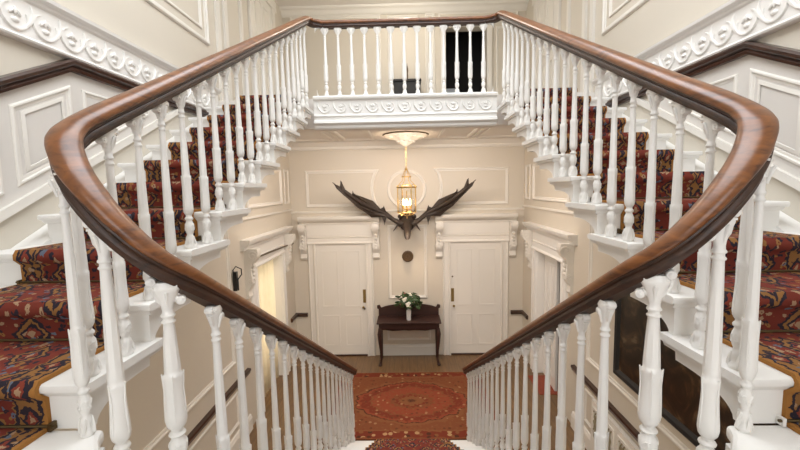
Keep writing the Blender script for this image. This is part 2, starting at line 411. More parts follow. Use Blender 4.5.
# side friezes at gallery level, dado rails, wainscot panels, upper panels
for sd, nm in ((-1, 'left'), (1, 'right')):
    sw = swall(sd)
    m = MB(); fr = [(0, 4.12), (.03, 4.12), (.045, 4.125), (.05, 4.135), (.04, 4.15), (.04, 4.345), (.055, 4.355), (.06, 4.37), (.085, 4.385), (.09, 4.405), (.03, 4.42), (0, 4.42)]
    m.prism(fr, lambda u, v, t: (sd * (W - u), t, v), BY, 4.5); m.build('trim_frieze_' + nm, WHITE, kind='structure', smooth=30)
    m = MB()
    for k in range(24): scroll(m, lambda u, v, h: (sd * (W - .04 - h), u, v), .0 + k * .182, 4.245, 1.15, -1)
    m.build('trim_frieze_scrollwork_' + nm, WHITE, kind='structure', smooth=40)
    # dark stained rail climbing with the stairs, then level under the frieze
    sec = [(0, 0), (.035, 0), (.04, .018), (.03, .03), (.05, .045), (.055, .065), (.045, .08), (0, .082)]
    zr = lambda y: 3.827 + (y - 2.126) * .535
    pts = [(sd * W, BY, zr(.95)), (sd * W, .95, zr(.95)), (sd * W, 2.545, 4.045), (sd * W, 4.42, 4.04)]
    m = MB(); n = len(sec); vs = []
    for p in pts:
        for (o, h) in sec: vs.append((p[0] - sd * o, p[1], p[2] + h))
    m.add(vs, [(i * n + k, i * n + (k + 1) % n, (i + 1) * n + (k + 1) % n, (i + 1) * n + k) for i in range(3) for k in range(n)] + [tuple(range(n)), tuple(range(3 * n, 4 * n))])
    m.build('trim_stair_dado_rail_' + nm, DARKW, kind='structure', smooth=30)
    m = MB(); nl = lambda y: 2.64 + (y - UY) * .5156
    for a, b in ((1.20, 1.60), (1.67, 2.05), (2.13, 2.54)):
        m.mould([(a, nl(a) + .15), (b, nl(b) + .15), (b, nl(b) + .60), (a, nl(a) + .60)], sw, PM)
        m.mould([(a + .06, nl(a + .06) + .205), (b - .06, nl(b - .06) + .205), (b - .06, nl(b - .06) + .545), (a + .06, nl(a + .06) + .545)], sw, [(0, 0), (0, .008), (.02, .014), (.022, .008)])
    m.mould([(2.63, nl(2.63) + .15), (3.30, nl(3.3) + .15), (3.30, 3.95), (2.63, 3.95)], sw, PM)
    for k in range(4): m.mould(rect(-1.7 + k * .68, -1.12 + k * .68, 2.68, 3.12), sw, PM)
    MB().prism([(UY, nl(UY) + .05), (3.55, nl(3.55) + .05), (3.55, 4.05), (2.55, 4.05), (.95, zr(.95) + .01), (BY, zr(.95) + .01), (BY, LZ)  , (UY - .1, LZ)], lambda u, v, t: (sd * (W - t), u, v), 0, .004).build('trim_wainscot_' + nm, WAINS, kind='structure')
    # sloping skirting mould
    m.prism([(-.9 + UY, nl(UY) + .0), (UY, nl(UY) + .03), (4.4, nl(4.4) + .03), (4.4, nl(4.4) + .085), (UY, nl(UY) + .085), (-.9 + UY, nl(UY) + .055)], lambda u, v, t: (sd * (W - t), u, v), 0, .03)
    # upper wall big panels and pilaster strips
    m.mould(rect(-1.9, .55, 4.87, 6.2), sw, PMB); m.mould(rect(.8, 4.43, 4.87, 6.2), sw, PMB)
    m.mould(rect(.93, 4.3, 5.0, 6.07), sw, PM)
    for a, b in ((4.62, 4.70), (4.82, 4.90), (5.30, 5.36)): m.box(*sorted((sd * W, sd * (W - .03))), a, b, GZ, TZ)
    m.build('trim_stair_panelling_' + nm, MOULD, kind='structure', smooth=30)
    # upper doors on the side walls of gallery
    d = MB(); d.box(*sorted((sd * W, sd * (W - .04))), 5.62, 5.76, GZ, 6.22); d.box(*sorted((sd * W, sd * (W - .04))), 6.55, 6.69, GZ, 6.22); d.box(*sorted((sd * W, sd * (W - .045))), 5.55, 6.76, 6.22, 6.38)
    dr = d.build('door_%d' % (5 if sd < 0 else 6), MOULD, kind='structure', bevel=.006)
    d = MB(); d.box(*sorted((sd * W, sd * (W - .015))), 5.76, 6.55, GZ, 6.22)
    for z0, z1 in ((4.42, 5.1), (5.25, 6.1)):
        for y0, y1 in ((5.85, 6.11), (6.2, 6.46)): d.mould(rect(y0, y1, z0, z1), lambda u, v, h: (sd * (W - .015 - h), u, v), [(0, 0), (0, .01), (.02, .012), (.03, 0)])
    d.build('door_leaf', DOORP, dr)
    # hall-level dado rail, skirting, wall panels
    m = MB(); sc2 = [(0, .80), (.035, .80), (.04, .82), (.05, .84), (.045, .865), (0, .87)]
    for a, b in ((BY, 4.93), (6.87, D)): m.prism(sc2, lambda u, v, t: (sd * (W - u), t, v), a, b)
    m.prism(sc2, lambda u, v, t: (t, D - u, v), *sorted((sd * W, sd * 1.955)))
    m.build('trim_hall_dado_rail_' + nm, DARKW, kind='structure', smooth=30)
    m = MB(); sk = [(0, 0), (.03, 0), (.03, .17), (.018, .19), (.015, .21), (0, .22)]
    for a, b in ((BY, 4.93), (6.87, D)): m.prism(sk, lambda u, v, t: (sd * (W - u), t, v), a, b)
    m.build('baseboard_' + nm, MOULD, kind='structure', smooth=30)
    m = MB()
    m.mould(rect(-.2, 1.85, 1.14, 2.35), sw, PMB); m.mould([(2.1, 1.10), (4.58, 1.10), (4.58, 3.4), (2.1, 2.3)], sw, PMB)
    m.mould(rect(5.2, 6.68, 3.0, 3.62), sw, PMB); m.mould(rect(6.85, 7.1, 3.0, 3.62), sw, PM)
    m.mould(rect(.3, 2.2, .3, .72), sw, PM); m.mould(rect(2.5, 4.6, .3, .72), sw, PM)
    m.box(*sorted((sd * W, sd * (W - .02))), 4.5, D, 2.86, 2.89)
    m.build('trim_hall_panelling_' + nm, MOULD, kind='structure', smooth=30)

# far wall mouldings
m = MB()
arc = lambda sx: [(sx * .62 * math.cos(a), 3.245 + .62 * math.sin(a)) for a in [math.radians(t) for t in (-33, -22, -11, 0, 11, 22, 35)]]
for sx in (-1, 1):
    m.mould([(sx * 1.9, 2.91), ] + [(x, z) for x, z in arc(sx)] + [(sx * 1.9, 3.6)], fwall, PMB)
ring = lambda r: [(r * math.cos(2 * PI * k / 40), 3.22 + r * math.sin(2 * PI * k / 40)) for k in range(40)]
m.mould(ring(.37), fwall, PMB); 
m.mould(rect(-.38, .37, 1.13, 2.55), fwall, PMB); m.mould(rect(-.42, .42, .30, .78), fwall, PM)
m.mould(rect(-1.85, -.62, 2.80, 2.86) if 0 else rect(-.40, .40, 2.62, 2.70), fwall, [(0, 0), (0, .01), (.02, .01), (.03, 0)])
m.prism([(0, 2.80), (.02, 2.80), (.03, 2.83), (0, 2.84)], lambda u, v, t: (t, D - u, v), -W, W)
m.prism([(0, 0), (.03, 0), (.03, .17), (.018, .19), (.015, .21), (0, .22)], lambda u, v, t: (t, D - u, v), -.56, .56)
# upper far wall panels
for a, b in ((-2.05, -.42), (.38, .56), (-.30, .26)): m.mould(rect(a, b, 4.5 if a != -.30 else 4.5, 6.36 if a != -.30 else 6.33), fwall, PMB)
m.mould(rect(.62, 2.05, 6.2, 6.37), fwall, PM); m.mould(rect(1.66, 2.05, 4.5, 6.1), fwall, PM)
m.build('trim_far_wall_panelling', MOULD, kind='structure', smooth=30)
# upper dark doorway casing and dark room beyond
dr = MB().box(.66, .75, D - .035, D, GZ, 6.1).box(1.49, 1.58, D - .035, D, GZ, 6.1).box(.64, 1.6, D - .04, D, 6.1, 6.19).build('door_7', MOULD, kind='structure', bevel=.005)
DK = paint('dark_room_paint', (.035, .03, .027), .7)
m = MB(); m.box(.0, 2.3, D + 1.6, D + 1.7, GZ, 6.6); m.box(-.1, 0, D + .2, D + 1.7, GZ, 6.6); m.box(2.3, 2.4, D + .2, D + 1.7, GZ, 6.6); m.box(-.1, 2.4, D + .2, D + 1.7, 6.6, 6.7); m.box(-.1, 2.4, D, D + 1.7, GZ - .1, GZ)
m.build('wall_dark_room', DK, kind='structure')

# ------------------------------------------------------------------ hall doors
def lathe_knob(m, c, r, ax='y'): m.lathe([(r * .5, -.03), (r * .5, -.01), (r, 0), (r * 1.1, .012), (r * .7, .025), (r * .1, .03)], 10, c, axis=ax)
def console(fn0, parent, S=1.35):
    fn = lambda t, h, z: fn0(t * S, h * S, z * S)
    return console_(fn, parent)
def console_(fn, parent):       # scrolled bracket: fn(u across, h out, z) ; top at z=0, about .5 tall
    pr = [(0, 0), (.13, 0), (.14, -.03), (.135, -.08), (.11, -.12), (.075, -.15), (.06, -.20), (.065, -.26), (.075, -.31), (.07, -.36), (.045, -.40), (.03, -.42), (.03, -.46), (.04, -.48), (.03, -.50), (0, -.50)]
    m = MB(); m.prism(pr, lambda h, z, t: fn(t, h, z), -.045, .045)
    for s in (-1, 1):
        for (hc, zc, r) in ((.085, -.065, .05), (.045, -.33, .03)):
            c = Vector(fn(s * .045, hc, zc)); pts = []
            for k in range(15):
                a = k / 14 * 2.6 * PI; rr = r * (1 - .75 * k / 14); pts.append(fn(s * .048, hc + rr * math.cos(a), zc + rr * math.sin(a)))
            m.tube(pts, .006, 5)
    for k in range(5): m.ell(fn(0, .075 - .004 * k, -.17 - .045 * k), (.03, .03, .032), 6, 4)
    return m.build('console_bracket', MOULD, parent, smooth=35)

def far_door(n, cx, hinge):
    lw = .475; cas = MB()
    f = lambda u, v, h: (cx + u, D - h, v)
    cp = [(0, .02), (0, .045), (.02, .05), (.05, .03), (.11, .028), (.13, .04), (.15, .02), (.15, 0)]
    for s in (-1, 1): cas.prism([(s * (lw + o), h) for o, h in cp] + [(s * lw, 0)], lambda a, b, t: (cx + a, D - b, t), 0, 2.21 + (.0))
    cas.prism([(2.21 + o, h) for o, h in cp] + [(2.21, 0)], lambda a, b, t: (cx + t, D - b, a), -lw - .15, lw + .15)
    cas.box(cx - lw - .15, cx + lw + .15, D - .03, D, 2.36, 2.60)
    cas.prism([(0, 2.58), (.04, 2.58), (.05, 2.60), (.05, 2.62), (.09, 2.64), (.13, 2.68), (.14, 2.70), (.14, 2.74), (0, 2.745)], lambda a, b, t: (cx + t, D - a, b), -.76, .76)
    o = cas.build('door_%d' % n, MOULD, kind='structure', smooth=30)
    m = MB(); m.box(cx - lw, cx + lw, D - .015, D, .03, 2.21)
    g = lambda u, v, h: (cx + u, D - .015 - h, v)
    for u0, u1 in ((-lw + .1, -.05), (.05, lw - .1)):
        for z0, z1 in ((.2, .82), (.98, 2.08)): m.mould(rect(u0, u1, z0, z1), g, [(0, 0), (0, .006), (.014, .007), (.028, .001), (.032, 0)])
    m.build('door_leaf', DOORP, o, smooth=30)
    h = -hinge
    MB().box(cx + h * .44 - .028, cx + h * .44 + .028, D - .022, D - .015, 1.06, 1.32).build('finger_plate', BRASS, o, bevel=.002)
    m = MB(); lathe_knob(m, (cx + h * .42, D - .055, .98), .022); m.v = [(x, 2 * (D - .05) - y, z) for x, y, z in m.v]; m.build('door_knob', BRASS, o, smooth=40)
    m = MB(); m.lathe([(.014, 0), (.016, .01), (.01, .02)], 10, (cx + h * .44, D - .035, 1.55 if n == 2 else .94), axis='y'); m.build('keyhole_cover', DBRASS, o, smooth=40)
    MB().box(cx - lw, cx + lw, D - .04, D, 0, .03).build('threshold', DARKW, o)
    for s in (-1, 1): console(lambda t, hh, z: (cx + s * .69 + t, D - hh, 2.60 + z), o)
far_door(1, -1.285, -1); far_door(2, 1.285, 1)

# side doors
def side_door(n, sd):
    f = lambda u, v, h: (sd * (W - h), u, v); c = 5.9; y0, y1 = 5.35, 6.45; cas = MB()
    cp = [(0, 0), (0, .045), (.02, .05), (.05, .03), (.13, .028), (.15, .04), (.17, .02), (.17, 0)]
    for s, e in ((-1, y0), (1, y1)): cas.prism([(e + s * o, h) for o, h in cp], lambda a, b, t: f(a, t, b), 0, 2.16)
    cas.prism([(2.16 + o, h) for o, h in cp], lambda a, b, t: f(t, a, b), y0 - .17, y1 + .17)
    cas.box(*sorted((sd * W, sd * (W - .03))), y0 - .17, y1 + .17, 2.33, 2.48)
    cas.prism([(0, 2.46), (.04, 2.46), (.05, 2.48), (.05, 2.50), (.09, 2.52), (.12, 2.56), (.13, 2.60), (0, 2.605)], lambda a, b, t: f(t, b, a), 4.93, 6.87)
    # reveals
    a, b = sorted((sd * W, sd * (W + .2)))
    cas.box(a, b, y0, y0 + .012, 0, 2.16); cas.box(a, b, y1 - .012, y1, 0, 2.16); cas.box(a, b, y0, y1, 2.148, 2.16)
    o = cas.build('door_%d' % n, WHITE, kind='structure', smooth=30)
    for yy in (y0 - .27, y1 + .27): console(lambda t, hh, z: (sd * (W - hh), yy + t, 2.47 + z), o)
    return o
d3 = side_door(3, -1); d4 = side_door(4, 1)
# right door leaf, slightly open
m = MB(); m.box(0, .04, -.64, 0, 0.02, 2.13)
for z0, z1 in ((.2, .8), (1.0, 2.0)):
    for a, b in ((-.57, -.36), (-.28, -.08)): m.mould(rect(a, b, z0, z1), lambda u, v, h: (-h, u, v), [(0, 0), (0, .01), (.02, .012), (.03, 0)])
lf = m.build('door_leaf', WHITE, d4, smooth=30); lf.location = (W + .12, 6.43, 0); lf.rotation_euler = (0, 0, -.06)
# rooms behind the side doors
for sd, nm in ((-1, 'left'), (1, 'right')):
    m = MB(); x0, x1 = sorted((sd * (W + .2), sd * (W + 1.6)))
    m.box(x0, x1, 4.9, 5.0, 0, 2.7); m.box(x0, x1, 7.6, 7.7, 0, 2.7); m.box(x0, x1, 4.9, 7.7, 2.7, 2.8); m.box(*sorted((sd * (W + 1.6), sd * (W + 1.7))), 4.9, 7.7, 0, 2.8)
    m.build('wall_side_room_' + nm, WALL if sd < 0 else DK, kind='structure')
# sheer curtain just inside the left opening
vs = []; N = 70
m = MB()
for k in range(N + 1):
    y = 5.37 + 1.06 * k / N; x = -W - .13 + .028 * math.sin(k * .62) + .012 * math.sin(k * 1.7)
    for z in (.02, .8, 1.6, 2.2): vs.append((x * 1 + (.01 * math.sin(k * .3 + z)), y, z))
m.add(vs, [(k * 4 + j, k * 4 + 4 + j, k * 4 + 5 + j, k * 4 + 1 + j) for k in range(N) for j in range(3)])
cu = m.build('door_curtain', CURT, smooth=True, label='bright cream curtain hanging in gathered folds behind the open left side doorway', cat='curtain')
so = cu.modifiers.new('Solid', 'SOLIDIFY'); so.thickness = .004
t = thing('curtain_rod', 'thin brass rod fixed slantwise across the head of the left side door casing', 'curtain rod', (-W + .07, 6.1, 2.3))
m = MB(); m.tube([(-W + .07, 5.30, 2.315), (-W + .07, 6.95, 2.27)], .013, 8); o = m.build('rod', DBRASS, t, smooth=True); 
m = MB(); 
for y, z in ((5.28, 2.315), (6.97, 2.27)): MB().ell((-W + .07, y, z), (.022, .026, .022)).build('finial', DBRASS, t, smooth=True)
for y in (5.4, 6.85): MB().tube([(-W + .0, y, 2.30), (-W + .07, y, 2.30)], .01, 6).build('rod_support', DBRASS, t, smooth=True)
for c in t.children: c.matrix_parent_inverse = Matrix.Translation(t.location).inverted()

# ------------------------------------------------------------------ stairs
def step_parts(g):   # nosing at 0, tread top at 0: slab with moulded nosing, cove below, bracket-ended block
    T = g + .085
    slab = [(.012, 0), (.003, -.004), (0, -.014), (.003, -.027), (.012, -.031), (T - .012, -.031), (T - .003, -.027), (T, -.014), (T - .003, -.004), (T - .012, 0)]
    cove = [(.012, -.031), (.016, -.040), (.026, -.050), (T - .026, -.050), (T - .016, -.040), (T - .012, -.031)]
    y1, y2, b = g + .01, g - .055, .055
    block = [(.03, -.050), (.03, -RI), (b, -RI)] + [(b + (y2 - b) * (1 - math.cos(PI / 2 * k / 8)), -RI + (RI - .092) * math.sin(PI / 2 * k / 8)) for k in range(1, 9)] + [(y1, -.092), (y1 + .004, -.060), (y1 + .02, -.050)]
    return slab, cove, block
def flight(name, label, x0, x1, y0, z0, n, g, sgn=1, sides=(1, 1)):
    t = thing(name, label, 'staircase', ((x0 + x1) / 2, y0, z0 - RI))
    slab, cove, block = step_parts(g)
    for k in range(n):
        y = y0 + sgn * g * k; z = z0 + RI * k
        m = MB(); f = lambda u, v, q: (q, y + sgn * u, z + v)
        for P, i in ((slab, 0), (cove, .012), (block, .026)): m.prism(P, f, x0 + i * sides[0], x1 - i * sides[1])
        o = m.build('step', WHITE, t, smooth=35)
        o.matrix_parent_inverse = Matrix.Translation(t.location).inverted()
    return t
for sd, nm, oth in ((-1, 'left', 'picture with the deep dark gap'), (1, 'right', '')):
    a, b = sorted((sd * 1.03, sd * 2.075))
    fl = flight('stair_flight', 'white upper flight rising from the landing along the %s wall to the gallery' % nm, a, b, UY, LZ + RI, 10, UG, 1)
    # wall string closing the gap beside treads
    m = MB(); nl = lambda y: 2.64 + (y - UY) * .5156
    m.prism([(UY + .06, nl(UY) - .32), (UY + .06, nl(UY) - .12), (4.4, nl(4.4) - .15), (4.4, nl(4.4) - .36)], lambda u, v, q: (sd * q, u, v), 2.035, W - .002)
    o = m.build('wall_string', WHITE, fl); o.matrix_parent_inverse = Matrix.Translation(fl.location).inverted()
lower = flight('stair_flight', 'white lower flight descending from the landing to the hall floor', -.76, .76, LY, RI, 14, LG, -1)
# the lower flight climbs towards the camera, so its steps are mirrored in depth
# landing slab with rounded tongues between the flights
half = [(0, LT), (.60, LT), (.655, LT + .03), (.72, .82), (.80, .92), (.87, 1.0), (.94, 1.075), (.985, 1.125), (1.0, 1.15), (1.01, 1.18), (W, 1.18)]
pl = [(x, y) for x, y in half] + [(W, BY), (-W, BY)] + [(-x, y) for x, y in half[::-1]][:-1]
m = MB(); m.prism(pl, lambda u, v, q: (u, v, q), LZ - .045, LZ)
land = m.build('floor_landing', WHITE, kind='structure', bevel=.014)
for sd in (-1, 1):
    P2 = [(.62, .62), (.70, 1.05), (.712, 1.22), (.735, 1.262), (.79, 1.27), (.86, 1.24), (.94, 1.185), (.99, 1.165), (1.01, 1.16), (1.01, 1.0), (.8, .62)]
    MB().prism(P2, lambda u, v, q: (sd * u, v, q), LZ - RI - .16, LZ - RI).build('floor_winder_step', WHITE, kind='structure', bevel=.012)
pl2 = [(x - .02 if x > .9 and y > 1 and x < W else x, y - .03) for x, y in half] + [(W, BY), (-W, BY)] + [(-(x - .02 if x > .9 and y > 1 and x < W else x), y - .03) for x, y in half[::-1]][:-1]
MB().prism(pl2, lambda u, v, q: (u, v, q), LZ - .20, LZ - .045).build('floor_landing_edge', WHITE, kind='structure')

# stair carpets (path over treads and risers)
def runner(name, label, pts, xc, hw, th=.014, mat=None):
    pts = [Vector(p) for p in pts]
    # offset outwards
    out = []; n = len(pts)
    for i, p in enumerate(pts):
        d1 = (p - pts[i - 1]).normalized() if i else None; d2 = (pts[i + 1] - p).normalized() if i < n - 1 else None
        if d1 is None: d1 = d2
        if d2 is None: d2 = d1
        n1 = Vector((-d1.y, d1.x)); n2 = Vector((-d2.y, d2.x)); b = n1 + n2
        if b.length < 1e-3: b = n1
        b = b / max(b.dot(n1), .5); out.append(p + b * th)
    vs = []; uv = []; fs = []; s = 0
    NX = 2
    for i, (p, q) in enumerate(zip(pts, out)):
        if i: s += (p - pts[i - 1]).length
        vs += [(xc - hw, p.x, p.y), (xc - hw, q.x, q.y), (xc + hw, q.x, q.y), (xc + hw, p.x, p.y)]
        uv += [(-hw - .0, s), (-hw, s), (hw, s), (hw, s)]
        if i:
            a = (i - 1) * 4; b = i * 4
            for k in range(4): fs.append((a + k, a + (k + 1) % 4, b + (k + 1) % 4, b + k))
    fs += [(0, 1, 2, 3), (len(vs) - 4, len(vs) - 3, len(vs) - 2, len(vs) - 1)]
    m = MB(); m.add(vs, fs, uv)
    return m.build(name, mat or RUN, smooth=50, label=label, cat='stair carpet', group=None)
def stair_pts(y0, z0, n, g, sgn, pre, post):
    P = [pre]
    for k in range(n):
        y = y0 + sgn * g * k; z = z0 + RI * k
        P += [(y + sgn * .031, z - RI + .001), (y + sgn * .030, z - .055), (y + sgn * .010, z - .036), (y - sgn * .001, z - .026), (y - sgn * .001, z - .012), (y + sgn * .008, z + .001)]
    P.append(post); return P
for sd, nm in ((-1, 'left'), (1, 'right')):
    P = stair_pts(UY, LZ + RI, 11, UG, 1, (-1.3, LZ + .001), (D - 1.8, GZ + .001))
    runner('stair_runner', 'patterned red and navy carpet runner climbing the %s upper flight' % nm, P, sd * 1.535, .35)
P = stair_pts(LY, RI, 15, LG, -1, (LY - .031 + .0, .001), (-.4, LZ + .0022)); P = P[1:]
P = [(y, z) for y, z in P][::-1]
runner('stair_runner', 'patterned red carpet runner on the lower flight above the hall rug', P, .015, .44, mat=RUNL)
# rods
ORD = 'first second third fourth fifth sixth seventh eighth ninth tenth topmost'.split()
for sd, nm in ((-1, 'left'), (1, 'right')):
    for k in range(11):
        y = UY + UG * k; z = LZ + RI * k
        t = thing('stair_rod', '', 'stair rod', (sd * 1.535, y + .012, z + .02), 'stair rods of the %s upper flight' % nm)
        t['label'] = 'thin brass rod holding carpet at the %s riser up the %s flight' % (ORD[k], nm)
        m = MB(); m.tube([(-.375, 0, 0), (.375, 0, 0)], .005, 6)
        o = m.build('rod', DBRASS, t, smooth=True)
        for s in (-1, 1):
            MB().box(s * .362 - .005, s * .362 + .005, -.007, .018, -.016, .010).build('rod_bracket', WHITE if (sd > 0 and k < 2) else DBRASS, t)

# ------------------------------------------------------------------ handrails and balusters
def catmull(P, seg=10):
    P = [Vector(p) for p in P]; out = []
    for i in range(len(P) - 1):
        p0 = P[i - 1] if i else P[i] * 2 - P[i + 1]; p1 = P[i]; p2 = P[i + 1]; p3 = P[i + 2] if i + 2 < len(P) else P[i + 1] * 2 - P[i]
        t0 = 0; t1 = t0 + max((p1 - p0).length, 1e-4) ** .5; t2 = t1 + (p2 - p1).length ** .5; t3 = t2 + max((p3 - p2).length, 1e-4) ** .5
        for k in range(seg):
            t = t1 + (t2 - t1) * k / seg
            a1 = p0 * ((t1 - t) / (t1 - t0)) + p1 * ((t - t0) / (t1 - t0)); a2 = p1 * ((t2 - t) / (t2 - t1)) + p2 * ((t - t1) / (t2 - t1)); a3 = p2 * ((t3 - t) / (t3 - t2)) + p3 * ((t - t2) / (t3 - t2))
            b1 = a1 * ((t2 - t) / (t2 - t0)) + a2 * ((t - t0) / (t2 - t0)); b2 = a2 * ((t3 - t) / (t3 - t1)) + a3 * ((t - t1) / (t3 - t1))
            out.append(b1 * ((t2 - t) / (t2 - t1)) + b2 * ((t - t1) / (t2 - t1)))
    out.append(P[-1]); return out
SEC = [(-.038, -.006), (-.044, -.001), (-.046, .007), (-.044, .017), (-.036, .027), (-.020, .035), (0, .038), (.020, .035), (.036, .027), (.044, .017), (.046, .007), (.044, -.001), (.038, -.006)]
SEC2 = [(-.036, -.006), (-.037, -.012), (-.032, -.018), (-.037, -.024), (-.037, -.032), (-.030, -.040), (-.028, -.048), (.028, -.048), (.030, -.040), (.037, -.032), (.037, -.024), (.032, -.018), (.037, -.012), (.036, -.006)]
urail = lambda y: 3.585 + (y - 1.486) * .5255
lrail = lambda y: 2.885 - (y - 1.34) * .586
RP = [(XL, 4.62, lrail(4.62)), (XL, 3.6, lrail(3.6)), (XL, 2.4, lrail(2.4)), (XL, 1.75, lrail(1.75)), (.708, 1.45, lrail(1.45) + .002), (.730, 1.26, 2.950), (.78, 1.165, 3.040), (.85, 1.125, 3.135),
      (.915, 1.115, 3.222), (.968, 1.125, 3.288), (1.014, 1.150, 3.343), (1.052, 1.186, 3.406), (1.069, 1.236, 3.446), (XR, 1.32, urail(1.32)), (XR, 1.6, urail(1.6)), (XR, 2.4, urail(2.4)), (XR, 3.4, urail(3.4)), (XR, 4.25, urail(4.25)), (XR - .005, 4.42, urail(4.42) - .01), (XR - .05, 4.475, urail(4.44) - .025), (XR - .12, 4.48, 5.10), (.90, 4.48, 5.09)]

def baluster_mesh(h, tilt, K):      # origin at foot; h = height to rail underside; K girth
    ft = MB(); ft.lathe([(r * K, z) for r, z in [(.026, 0), (.028, .006), (.026, .014), (.021, .022), (.0215, .034), (.023, .046), (.021, .056), (.0165, .064), (.0155, .070), (.020, .080), (.0235, .094), (.0245, .107), (.022, .122), (.017, .132), (.0155, .138),
               (.021, .143), (.0225, .148), (.020, .153), (.015, .158), (.0155, .168)]], 14, rad=lambda a, z: 1 + (.09 * math.cos(6 * a + z * 60) if .018 < z < .06 or .085 < z < .13 else 0))
    for k in range(4):
        a = PI / 2 * k; ca, sa = math.cos(a), math.sin(a)
        ft.tube([((.0215 * K) * math.cos(a + q * .30 * math.cos(q)), (.0215 * K) * math.sin(a + q * .30 * math.cos(q)), .104 + .014 * math.sin(q * 1.1)) for q in range(7)], .004, 5)
        a += PI / 4; ft.tube([(.026 * K * math.cos(a), .026 * K * math.sin(a), .010), (.0245 * K * math.cos(a + .2), .0245 * K * math.sin(a + .2), .034), (.020 * K * math.cos(a + .5), .020 * K * math.sin(a + .5), .060)], [.007, .006, .003], 5)
    top = h - .088; e = top - .045; L0, L1 = .166, .355
    pr = [(.0135, .163), (.0185, .168), (.0245, .178), (.0268, .192), (.0262, .212), (.0240, .245), (.0222, .280), (.0222, .315), (.0232, .338), (.0242, .350), (.0210, .355), (.0200, .366)]
    for k in range(1, 5): q = k / 4; pr.append((.0200 - .0062 * q, .366 + (e - .366) * q))
    pr += [(.0138, e + .001), (.0175, e + .005), (.018, e + .009), (.0140, e + .014), (.0135, e + .021), (.0178, e + .025), (.0182, e + .030), (.0145, e + .035), (.0138, top)]
    def rad(a, z):
        if .175 < z < .352: return 1 + (.02 + .10 * max(0, (z - .28) / .07)) * math.cos(4 * a)
        if .355 < z < e: return 1 + .05 * math.cos(8 * a)
        return 1
    sh = MB(); sh.lathe([(r * K, z) for r, z in pr], 16, rad=rad)
    for k in range(4):
        a = PI / 2 * k; ca, sa = math.cos(a), math.sin(a)
        sh.tube([(.0262 * K * ca, .0262 * K * sa, .195), (.0245 * K * ca, .0245 * K * sa, .25), (.0228 * K * ca, .0228 * K * sa, .30), (.027 * K * ca, .027 * K * sa, .357)], [.0025, .0035, .0035, .002], 5)
    cp = MB(); n = 14; prof = [(.0138, -.002), (.0145, .014), (.0165, .030), (.0190, .046), (.0220, .060), (.0235, .070), (.0225, .076)]
    cp.lathe([(r * K, top + z) for r, z in prof] + [(.020, h + .004)], n, rad=lambda a, z: 1 + .55 * math.sin(a) ** 2 * max(0, min(1, (z - top) / .07)))
    for s in (-1, 1):
        dz = tilt * s * .034
        c = (0, s * .034 * K, top + .062 + dz)
        cp.lathe([(.004, -.014), (.012, -.014), (.015, -.010), (.015, .010), (.012, .014), (.004, .014)], 12, c, axis='x')
        cp.lathe([(.002, -.018), (.006, -.017), (.006, .017), (.002, .018)], 8, c, axis='x')
        cp.tube([(0, s * .014, top + .020), (0, s * .022, top + .036), (0, s * .030, top + .052 + dz * .5)], [.006, .010, .010], 6)
        cp.tube([(s * .013, 0, top + .010), (s * .019, 0, top + .035), (s * .026, 0, top + .056), (s * .030, 0, top + .062)], [.004, .005, .006, .003], 6)
    cp.box(-.020, .020, -.032, .032, top + .074, top + .081)
    return sh, ft, cp
def place_baluster(parent, x, y, z, h, ang=0, tilt=0, K=1.0):
    sh, ft, cp = baluster_mesh(h, tilt, K)
    o = sh.build('baluster', WHITE, parent, smooth=45); o.location = (x, y, z); o.rotation_euler = (0, 0, ang)
    if K not in CACHE: CACHE[K] = ft.build('baluster_foot', WHITE, o, smooth=45)
    else:
        f = CACHE[K].copy(); col.objects.link(f); f.parent = o
    cp.build('capital', WHITE, o, smooth=45)
    return o
CACHE = {}
def tread_lower(y):
    k = math.ceil((LY - y) / LG - 1e-6); k = max(0, min(k, 15)); return RI * k if y > LT else LZ
for sd, nm in ((-1, 'left'), (1, 'right')):
    t = thing('balustrade', 'white baluster row with polished wooden handrail curving round the %s of the stairwell' % nm, 'balustrade')
    path = [(sd * p.x, p.y, p.z) for p in catmull(RP, 10)]
    m = MB(); m.sweep(path, SEC); hr = m.build('handrail', RAILW, t, smooth=50, label='polished reddish brown wooden handrail')
    # grooved lower half of the rail, darkened in colour for its shade
    m = MB(); m.sweep(path, SEC2); m.build('rail_moulding', RAILSHADE, t, smooth=40, label='grooved moulding under the handrail with shade in its colour')
    for k in range(10):
        for dy in (.07, .232):
            y = UY + UG * k + dy; z = LZ + RI * (k + 1); place_baluster(t, sd * XR, y, z, urail(y) - .045 / math.cos(.483) - z, 0, .5245, .86)
    place_baluster(t, sd * 1.040, 1.148, LZ, 3.370 - .052 - LZ, sd * -.9, .9, .76)
    place_baluster(t, sd * .905, 1.116, LZ - RI, 3.208 - .056 - LZ + RI, sd * -1.5, 1.0, 1.06)
    place_baluster(t, sd * .768, 1.180, LZ - RI, 3.020 - .058 - LZ + RI, sd * -2.09, 1.0, 1.16)
    y = 1.345
    for k in range(18):
        z = tread_lower(y); place_baluster(t, sd * XL, y, z, lrail(y) - .042 / math.cos(.534) - z, 0, -.586, (.95, .92, .89)[k] if k < 3 else .83); y += .1805
